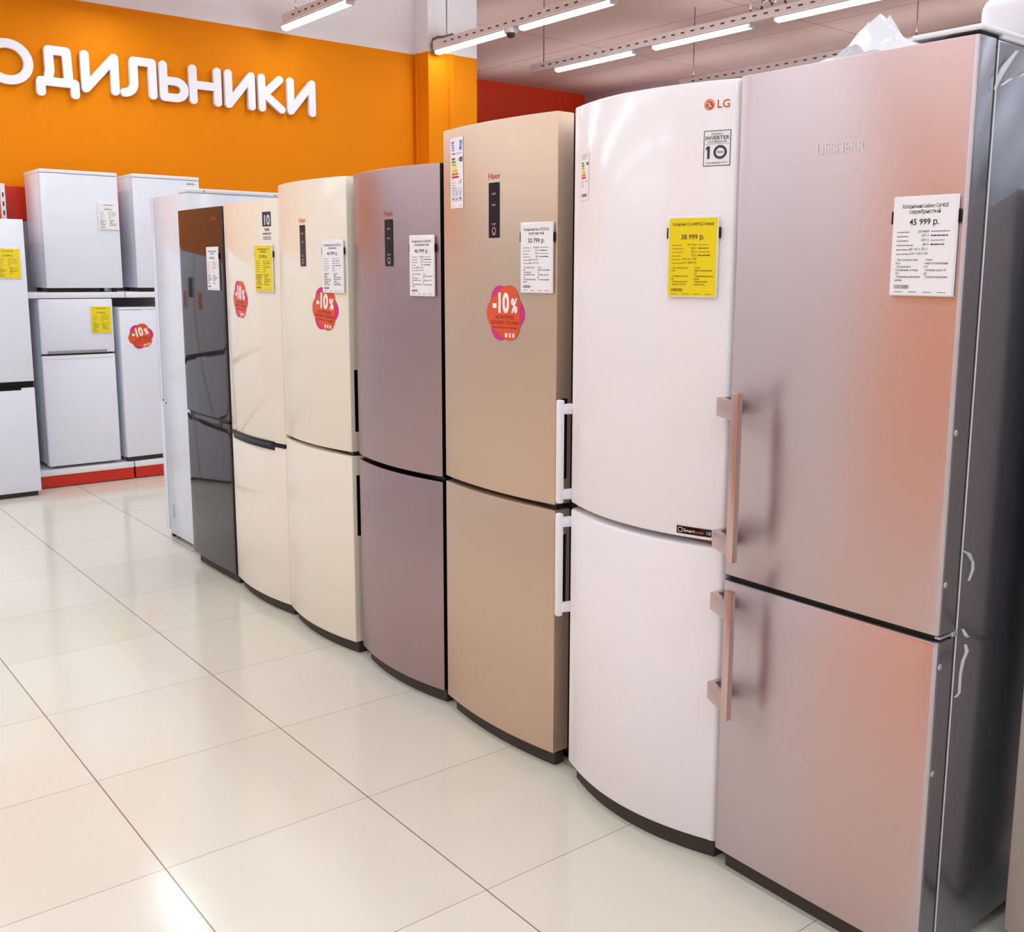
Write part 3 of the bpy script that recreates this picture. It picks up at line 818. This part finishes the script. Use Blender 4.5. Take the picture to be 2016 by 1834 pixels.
# --- champagne Haier refrigerator
be, DD, S, FR = fridge('refrigerator', 'champagne beige metallic refrigerator with black control strip, left of the white curved one', (3.825, 0.538, 0), 0, 0.588, 0.66, 2.002,
                       [(0.055, 0.836), (0.853, 2.002)], dict(door='champagne_steel', cabinet='dark_plastic'), bulge=0.027, r=0.003, td=0.06, group=ROWG)
decal('display_panel', panel_items(0.291, 0.345, 1.651, 1.817), S, DD[1], label='narrow black control strip with small symbols')
decal('logo', [T('Haier', 0.318, 1.828, 0.027, 'brand_orange', 1, 'CENTER', 0.0)], S, DD[1], 0.0006)
decal('energy_sticker', energy_items(0.058, 0.144, 1.750, 1.972), S, DD[1], label='white energy label with coloured bars')
for dd, z0, z1 in ((DD[1], 0.930, 1.175), (DD[0], 0.510, 0.757)):
    MB().rbox(0.586, 0.5892, 0.018, 0.045, z0, z1, 'black_plastic', 0.001).build('handle', dd, label='black recessed grip in the door edge')
hinge(be, 0.568, 0.012, 0.845)
hinge(be, 0.568, 0.02, 0.045)
tag_on('white price tag on the champagne beige refrigerator', be, FR, 0.588, 0.027, 0.515, 1.588, 0.125, 0.198, 'paper_white', ['Холодильник Haier C2F737CGG', 'золотистый'], '52 799 р.', ROWS, detail=2, seed=6)
sticky('discount_sticker', 'largest minus ten percent sticker, on the champagne beige refrigerator', 'sticker', be, S, discount_items(0.370, 1.422, 0.080), 'discount stickers')

# --- white curved LG refrigerator
lg, DD, S, FR = fridge('refrigerator', 'white curved-front refrigerator with white bar handles on its left edge', (4.478, 0.545, 0), 0, 0.603, 0.69, 2.003,
                       [(0.058, 0.856), (0.874, 2.003)], dict(door='white_pearl', cabinet='white_enamel'), bulge=0.066, r=0.022, td=0.075, group=ROWG, bev=0.007, gk='door_underside')
for dd, z0, z1 in ((DD[1], 0.872, 1.180), (DD[0], 0.525, 0.842)):
    hb = MB()
    hb.prism(rrect(-0.024, -0.003, -0.042, -0.022, 0.006, 3), z0, z1, 'white_plastic', 0.005, seg=3)
    for q in (z0 + 0.012, z1 - 0.042):
        hb.prism([(-0.020, -0.030), (-0.006, -0.036), (0.010, -0.004), (0.010, 0.030), (0.0, 0.030)], q, q + 0.030, 'white_plastic', 0.004)
    hb.build('handle', dd, label='white upright bar handle')
it = [RING(0.528, 1.947, 0.0, 0.0125, 'brand_orange', 0, 24), RING(0.528, 1.947, 0.0092, 0.0102, 'pure_white', 1, 24, 0.0, 1.5 * PI), R(0.5268, 0.5290, 1.943, 1.951, 'pure_white', 1), R(0.5268, 0.5335, 1.942, 1.944, 'pure_white', 1), RING(0.5235, 1.950, 0.0, 0.0014, 'pure_white', 1, 8)]
it += [T('LG', 0.546, 1.938, 0.0265, 'brand_orange', 1, 'LEFT', 0.008)]
decal('logo', it, S, DD[1], 0.0006, label='orange round emblem and two letters')
it = frame(0.517, 0.582, 1.803, 1.886, 0.0016, 'ink') + [R(0.5186, 0.5804, 1.8046, 1.8844, 'white_pearl', 0), T('SMART', 0.5495, 1.8755, 0.0062, 'ink', 1, 'CENTER', 0.0, 1.5), T('INVERTER', 0.5495, 1.8645, 0.0125, 'ink', 1, 'CENTER', 0.01, 1.05), T('COMPRESSOR', 0.5495, 1.8575, 0.0062, 'ink', 1, 'CENTER', 0.0, 1.2)]
it += [R(0.519, 0.580, 1.8545, 1.8551, 'ink', 1), R(0.5265, 0.5325, 1.8205, 1.8500, 'ink', 1), ([(0.5265, 1.8500), (0.5225, 1.8455), (0.5225, 1.8400), (0.5265, 1.8430)], [(0, 1, 2, 3)], 'ink', 1), RING(0.5575, 1.8352, 0.0105, 0.0160, 'ink', 1, 28), T('YEAR', 0.5575, 1.8328, 0.0066, 'ink', 1, 'CENTER', 0.01), T('WARRANTY', 0.5495, 1.8085, 0.0058, 'ink', 1, 'CENTER', 0.0, 1.6)]
decal('warranty_sticker', it, S, DD[1], label='boxed black print of a ten year warranty')
decal('energy_sticker', energy_items(0.057, 0.107, 1.745, 1.872, False), S, DD[1], label='small white energy label with coloured bars')
it = [R(0.474, 0.567, 0.884, 0.904, 'panel_black', 0, 3)] + frame(0.478, 0.490, 0.888, 0.900, 0.0012, 'pure_white') + [T('Smart', 0.493, 0.8895, 0.0125, 'pure_white', 1), T('Inverter', 0.522, 0.8895, 0.0105, 'brand_pale', 1, 'LEFT', 0, 0.75), T('10', 0.553, 0.8895, 0.0125, 'pure_white', 1)]
decal('badge', it, S, DD[1], label='small dark badge at the lower corner')
tag_on('yellow price tag with black clips on the white curved refrigerator', lg, FR, 0.603, 0.066, 0.499, 1.586, 0.131, 0.190, 'paper_yellow', ['Холодильник LG GA-B489YEQZ, бежевый'], '38 999 р.', ROWS_Y, detail=2, seed=7,
       sub=(['· Тип компрессора', 'есть', '', '· Уровень шума 39', 'дБ', '· Суперзаморозка', '· Режим "Отпуск"'], ['· Класс', 'энергопотребления', 'A++', '· Перенавешиваемые', 'двери', '· Инверторный', 'компрессор']))

# --- brushed steel Liebherr refrigerator
li, DD, S, FR = fridge('refrigerator', 'nearest brushed steel refrigerator with square bar handles and dark grey side', (5.085, 0.531, 0), 0, 0.590, 0.66, 2.003,
                       [(0.055, 0.786), (0.800, 2.003)], dict(door='brushed_steel', cabinet='grey_side'), bulge=0.003, r=0.011, td=0.062, gap=0.010, group=ROWG, side='grey_side', bev=0.003)
for q, (dd, z0, z1, ps) in enumerate(((DD[1], 0.862, 1.272, (0.875, 1.205)), (DD[0], 0.462, 0.790, (0.480, 0.715)))):
    hb = MB().rbox(0.079, 0.100, -0.085, -0.066, z0, z1, 'handle_steel', 0.002)
    for pz in ps:
        hb.prism([(0.004, 0.004), (0.0, -0.044), (0.080, -0.082), (0.086, -0.066), (0.024, 0.004)][::-1][::-1], pz, pz + 0.045, 'handle_steel', 0.0015)
        hb.prism([(0.020, -0.012), (0.018, -0.034), (0.060, -0.056), (0.052, -0.040)], pz + 0.0448, pz + 0.0456, 'dark_plastic')
    hb.build('handle', dd, label='square steel bar handle on two brackets')
decal('logo', [T('LIEBHERR', 0.228, 1.806, 0.033, 'emboss', 1, 'LEFT', 0.0, 0.87)], S, DD[1], 0.0004, label='pale raised brand letters')
ed = MB().box(0.5780, 0.5792, -0.0006, 0.0, 0.058, 0.783, 'edge_steel'); 
mb = MB().rbox(0.02, 0.575, 0.008, 0.05, 0.7872, 0.7990, 'black_plastic', 0.001)
mb.build('door_gap', li, smooth=0, label='black slot between the doors')
MB().rbox(0.004, 0.586, -0.0035, 0.006, 0.7835, 0.7862, 'edge_steel', 0.001).build('door_rim', DD[0], label='bright rim along the top of the lower door')
for dd, bz in ((DD[1], 1.230), (DD[1], 0.910), (DD[0], 0.731), (DD[0], 0.491)):
    MB().dome((0.5895, 0.0145, bz), 0.0075, 'hinge_metal', 0.003, Vector((1, 0, 0))).build('screw_cap', dd, label='round grey cap in the door edge')
MB().rbox(0.560, 0.588, 0.010, 0.060, 0.7905, 0.7965, 'hinge_metal', 0.001).rbox(0.575, 0.593, 0.052, 0.074, 0.788, 0.800, 'hinge_metal', 0.002).build('hinge', li)
MB().rbox(0.520, 0.586, 0.006, 0.080, 2.0032, 2.0105, 'black_plastic', 0.002).build('hinge', li, label='black top hinge cover')
MB().rbox(0.004, 0.592, 0.082, 0.66, 2.0035, 2.022, 'white_plastic', 0.005).rbox(0.44, 0.594, 0.004, 0.40, 2.0108, 2.0220, 'white_plastic', 0.004).build('top_cover', li, label='white plastic top cover')
MB().box(0.5878, 0.5893, 0.0725, 0.0765, 0.035, 2.0, 'white_plastic').build('cabinet_edge', li, smooth=0, label='bright thin edge line of the cabinet')
def film(pts, name='film_scrap'):
    """ragged scrap of clear protective film standing off the cabinet side; pts = (y, z, half width)"""
    mb = MB(); v, f = [], []
    for i, (y, z, hw) in enumerate(pts):
        hw = hw * 0.5
        w = 0.5893 + 0.004 + 0.006 * abs(math.sin(i * 1.9))
        v += [(w, y - hw, z), (w + 0.004, y + hw, z + hw * 0.4)]
        if i: f.append((2 * i - 2, 2 * i - 1, 2 * i + 1, 2 * i))
    v2 = [(x - 0.0008, y, z) for x, y, z in v]; n = len(v)
    f2 = [tuple(n + q for q in reversed(t)) for t in f]
    mb.raw(v + v2, f + f2, 'clear_film').build(name, li, label='torn scrap of clear protective film')
film([(0.066, 0.976, 0.003), (0.080, 0.968, 0.008), (0.092, 0.958, 0.007), (0.104, 0.946, 0.003), (0.101, 0.93, 0.004), (0.098, 0.905, 0.002)])
film([(0.088, 0.800, 0.003), (0.094, 0.785, 0.007), (0.106, 0.778, 0.006), (0.116, 0.778, 0.003)])
film([(0.104, 0.762, 0.003), (0.102, 0.748, 0.008), (0.092, 0.728, 0.006), (0.086, 0.70, 0.003), (0.082, 0.66, 0.004), (0.078, 0.648, 0.008)])
film([(0.060, 1.905, 0.003), (0.066, 1.930, 0.012), (0.085, 1.948, 0.020), (0.105, 1.965, 0.014), (0.125, 1.985, 0.006)])
film([(0.083, 1.915, 0.004), (0.110, 1.930, 0.012), (0.150, 1.940, 0.010), (0.200, 1.962, 0.008), (0.240, 1.985, 0.004)])
tag_on('large white price tag on the brushed steel refrigerator', li, FR, 0.59, 0.003, 0.503, 1.603, 0.136, 0.192, 'paper_white', ['Холодильник Liebherr Cef 4025', 'серебристый'], '45 999 р.', ROWS, detail=2, seed=8)

# --- next refrigerator at the right edge of the photo, set back
nx, DD, S, FR = fridge('refrigerator', 'greyish beige refrigerator set back at the right edge of the photo', (5.735, 0.80, 0), 0, 0.60, 0.66, 1.75,
                       [(0.05, 0.70), (0.715, 1.75)], dict(door='taupe_enamel', cabinet='dark_plastic'), bulge=0.01, r=0.004, group=ROWG)

# --- white refrigerator turned sideways at the far end of the row
ws, DD, S, FR = fridge('refrigerator', 'white refrigerator at the far end of the row, its plain side facing the aisle', (0.755, 1.205, 0), -PI / 2, 0.595, 0.56, 1.945,
                       [(0.05, 0.80), (0.815, 1.945)], dict(door='white_enamel', cabinet='white_enamel'), bulge=0.0, r=0.006, td=0.055, group=ROWG, gap=0.004)
MB().rbox(0.0, 0.597, 0.45, 0.563, 1.945, 1.968, 'white_plastic', 0.004).build('top_trim', ws, label='white plastic trim along the top rear edge')
sc = MB()
for y in (0.10, 0.5): sc.dome((y, 0.5635, 1.955), 0.006, 'foot_grey', 0.002, Vector((0, 1, 0)), 10, 3)
sc.build('screw', ws)
MB().dome((0.5935, 0.10, 0.797), 0.006, 'dark_plastic', 0.003, Vector((1, 0, 0))).build('hinge_pin', ws)
MB().rbox(0.5925, 0.5955, 0.128, 0.132, 0.13, 0.21, 'foot_grey', 0.001).build('side_slot', ws)

# ------------------------------------------------------------------ left wall display
def shelf_unit(y0, y1, label):
    u = thing('shelf_unit', label, 'shelf', (-1.07, y0, 0), 0, 'display shelves by the orange wall')
    w = y1 - y0
    MB().rbox(-0.56, 0.0, 0.002, w - 0.002, 0.088, 0.132, 'shelf_white', 0.003).build('base_deck', u)
    MB().box(-0.03, -0.004, 0.004, w - 0.004, 0.006, 0.086, 'red_plastic').build('kickboard', u, smooth=0, label='red kickboard along the floor')
    MB().rbox(-0.53, 0.0, 0.002, w - 0.002, 1.345, 1.386, 'shelf_white', 0.003).build('shelf_board', u)
    MB().box(-0.555, -0.535, 0.002, w - 0.002, 0.13, 1.89, 'shelf_grey').build('back_panel', u, smooth=0)
    MB().box(-0.555, -0.535, 0.002, w - 0.002, 1.895, 2.135, 'red_plastic').build('header_panel', u, smooth=0, label='red upper back panel')
    for yy in (0.0, w - 0.03):
        up_ = MB().box(-0.534, -0.504, yy, yy + 0.03, 0.13, 2.15, 'shelf_white')
        for k in range(30): up_.box(-0.5045, -0.5035, yy + 0.010, yy + 0.020, 0.2 + k * 0.064, 0.232 + k * 0.064, 'dark_plastic')
        up_.build('upright', u, smooth=0, label='white slotted upright')
shelf_unit(0.345, 1.012, 'white display shelf with red kickboard holding the two-door refrigerator')
shelf_unit(1.018, 1.70, 'white display shelf with red kickboard, behind the sideways white refrigerator')

MG = 'small white refrigerators on the display shelves'
WE = dict(door='white_enamel', cabinet='white_enamel')
H = PI / 2
u1, DD, S, FR = fridge('mini_refrigerator', 'small white refrigerator with price card, on the left of the upper shelf', (-1.065, 0.487, 1.386), H, 0.515, 0.43, 0.85,
                       [(0.03, 0.815)], WE, r=0.006, td=0.05, group=MG, gap=0.005, feet=False, zb=0.02, cab_top=0.828)
MB().rbox(0, 0.515, 0.0, 0.432, 0.818, 0.842, 'white_plastic', 0.004).build('top_cover', u1)
for fx in (0.04, 0.475):
    for fy in (0.08, 0.38): MB().box(fx - 0.015, fx + 0.015, fy - 0.015, fy + 0.015, 0.0, 0.032, 'dark_plastic').build('foot', u1, smooth=0)
MB().dome((-0.001, 0.15, 0.06), 0.007, 'foot_grey', 0.003, Vector((-1, 0, 0))).build('side_screw', u1)
u2, DD, S, FR = fridge('mini_refrigerator', 'small white refrigerator with tiny grey logo, on the right of the upper shelf', (-1.065, 1.108, 1.386), H, 0.49, 0.43, 0.855,
                       [(0.03, 0.82)], WE, r=0.006, td=0.05, group=MG, gap=0.005, feet=False, cab_top=0.832)
MB().rbox(0, 0.49, 0.0, 0.432, 0.823, 0.848, 'white_plastic', 0.004).build('top_cover', u2)
for fx in (0.04, 0.45):
    for fy in (0.08, 0.38): MB().box(fx - 0.015, fx + 0.015, fy - 0.015, fy + 0.015, 0.0, 0.032, 'dark_plastic').build('foot', u2, smooth=0)
decal('logo', [T('BRAVO', 0.40, 0.79, 0.016, 'ink_soft', 1, 'LEFT', 0, 1.2)][:0] + MARK(0.395, 0.792, 0.06, 0.009, 'ink_soft'), S, DD[0], 0.0006)
price_tag('white price card on the small upper left refrigerator', (-1.0625, 0.926, 1.922), H, 0.138, 0.185, 'paper_white', ['Холодильник'], '8 999 р.', ROWS, clip=False, detail=1, seed=9)
l1, DD, S, FR = fridge('two_door_refrigerator', 'white refrigerator with small freezer door on top and yellow price tag, under the shelf', (-1.068, 0.424, 0.132), H, 0.497, 0.46, 1.21,
                       [(0.022, 0.812), (0.824, 1.208)], WE, r=0.012, td=0.055, group=MG, gap=0.006, feet=False, bev=0.008)
for fx in (0.04, 0.45):
    for fy in (0.09, 0.40): MB().box(fx - 0.015, fx + 0.015, fy - 0.015, fy + 0.015, 0.0, 0.032, 'foot_grey').build('foot', l1, smooth=0)
MB().rbox(0.04, 0.44, -0.006, 0.004, 0.824, 0.845, 'shelf_grey', 0.003).build('handle', DD[1], label='grey grip along the lower edge of the freezer door')
MB().rbox(0.02, 0.48, -0.003, 0.004, 0.785, 0.808, 'white_plastic', 0.003).build('handle', DD[0], label='white grip ledge')
price_tag('yellow price tag on the white two-door refrigerator under the shelf', (-1.0655, 0.834, 1.190), H, 0.138, 0.19, 'paper_yellow', ['Холодильник'], '11 999 р.', ROWS_Y, clip=False, detail=1, seed=10)
RZ2 = H + math.radians(4)
l2, DD, S, FR = fridge('single_door_refrigerator', 'white single-door refrigerator with minus ten percent sticker, beside the two-door one', (-1.058, 0.962, 0.132), RZ2, 0.50, 0.42, 1.14,
                       [(0.035, 1.135)], WE, r=0.008, td=0.05, group=MG, gap=0.006, feet=False, bev=0.006)
MB().rbox(0.0, 0.50, 0.0, 0.42, 1.118, 1.142, 'white_plastic', 0.004).build('top_cover', l2)
MB().box(0.01, 0.49, 0.02, 0.06, 0.005, 0.035, 'dark_plastic').build('plinth', l2, smooth=0, label='dark gap under the door')
for fx in (0.03, 0.45):
    for fy in (0.09, 0.36): MB().box(fx - 0.015, fx + 0.015, fy - 0.015, fy + 0.015, 0.0, 0.032, 'foot_grey').build('foot', l2, smooth=0)
sticky('discount_sticker', 'tilted minus ten percent sticker on the white single-door refrigerator under the shelf', 'sticker', l2, S, discount_items(0.148, 0.93, 0.084, rot=0.22), 'discount stickers')

# leftmost tall refrigerators standing in front of the wall
def tall_white(y0, label, w=0.64):
    t, DD, S, FR = fridge('refrigerator', label, (-0.86, y0, 0), H, w, 0.62, 1.872, [(0.035, 0.752), (0.795, 1.872)], WE, r=0.01, td=0.06, gap=0.008, bev=0.006, group='tall white refrigerators by the left wall', feet=True)
    MB().rbox(0.01, w - 0.008, 0.004, 0.06, 0.752, 0.794, 'black_plastic', 0.002).build('door_gap', t, label='black gap between the doors')
    MB().rbox(0.06, w - 0.085, -0.002, 0.03, 0.738, 0.757, 'black_plastic', 0.002).build('handle', DD[0], label='black grip recess')
    return t, DD, S
tw, DD, S = tall_white(-0.322, 'tall white refrigerator cut off by the left edge, black gap between its doors')
tall_white(-0.972, 'tall white refrigerator just outside the left edge, mirrored in the dark glossy refrigerator')
tall_white(-1.622, 'tall white refrigerator outside the left edge, second from the one cut off by the edge')
def flyer(y, z, w, h, m, label):
    o = MB().rbox(-w / 2, w / 2, -0.002, 0.0, -h / 2, h / 2, m, 0.0008).build('promo_flyer')
    o.matrix_world = Matrix.Translation((-0.8596, y, z)) @ Matrix.Rotation(H, 4, 'Z')
    tag(o, label, 'flyer', 'flyers mirrored in the dark refrigerator')
flyer(-0.175, 1.375, 0.075, 0.17, 'flyer_pink', 'pink flyer on a tall white refrigerator, seen mirrored in the dark one')
flyer(-0.275, 1.505, 0.065, 0.21, 'flyer_blue', 'dark blue flyer on a tall white refrigerator, seen mirrored in the dark one')
flyer(-0.415, 1.365, 0.055, 0.19, 'flyer_orange', 'orange flyer on a tall white refrigerator, seen mirrored in the dark one')
price_tag('yellow price tag cut off at the left edge of the photo', (-0.8575, 0.208, 1.582), H, 0.146, 0.192, 'paper_yellow', ['Холодильник'], '33 999 р.', ROWS_Y, clip=False, detail=1, seed=11)

# ------------------------------------------------------------------ on top of the steel refrigerator
bn = MB().prism(rrect(5.455, 5.80, 0.90, 1.185, 0.04, 6), 2.0275, 2.170, 'white_plastic', 0.034, seg=5)
tag(bn.build('plastic_tub', smooth=50), 'white rounded plastic tub on top of the steel refrigerator, at the top right corner', 'tub')
mb = MB(); v, f = [], []
NX, NY = 20, 8
rr = random.Random(11)
for i in range(NX + 1):
    for j in range(NY + 1):
        t = i / NX
        x = 5.115 + 0.27 * t
        y = 0.72 + 0.25 * j / NY
        env = (0.118 * math.exp(-((t - 0.50) / 0.13) ** 2) + 0.065 * math.exp(-((t - 0.75) / 0.2) ** 2) + 0.045 * math.exp(-((t - 0.2) / 0.14) ** 2)) * math.sin(PI * (j + 1.2) / (NY + 2.4))
        v.append((x + rr.uniform(-0.004, 0.004), y + rr.uniform(-0.006, 0.006), 2.028 + env * rr.uniform(0.75, 1.1) + 0.002))
for i in range(NX):
    for j in range(NY):
        a_ = i * (NY + 1) + j
        f.append((a_, a_ + 1, a_ + NY + 2, a_ + NY + 1))
n = len(v)
mb.raw(v + [(x, y, z - 0.0015) for x, y, z in v], f + [tuple(n + q for q in reversed(t)) for t in f], 'clear_film')
tag(mb.build('plastic_wrap', smooth=25), 'crumpled clear plastic wrap on top of the steel refrigerator', 'plastic wrap')
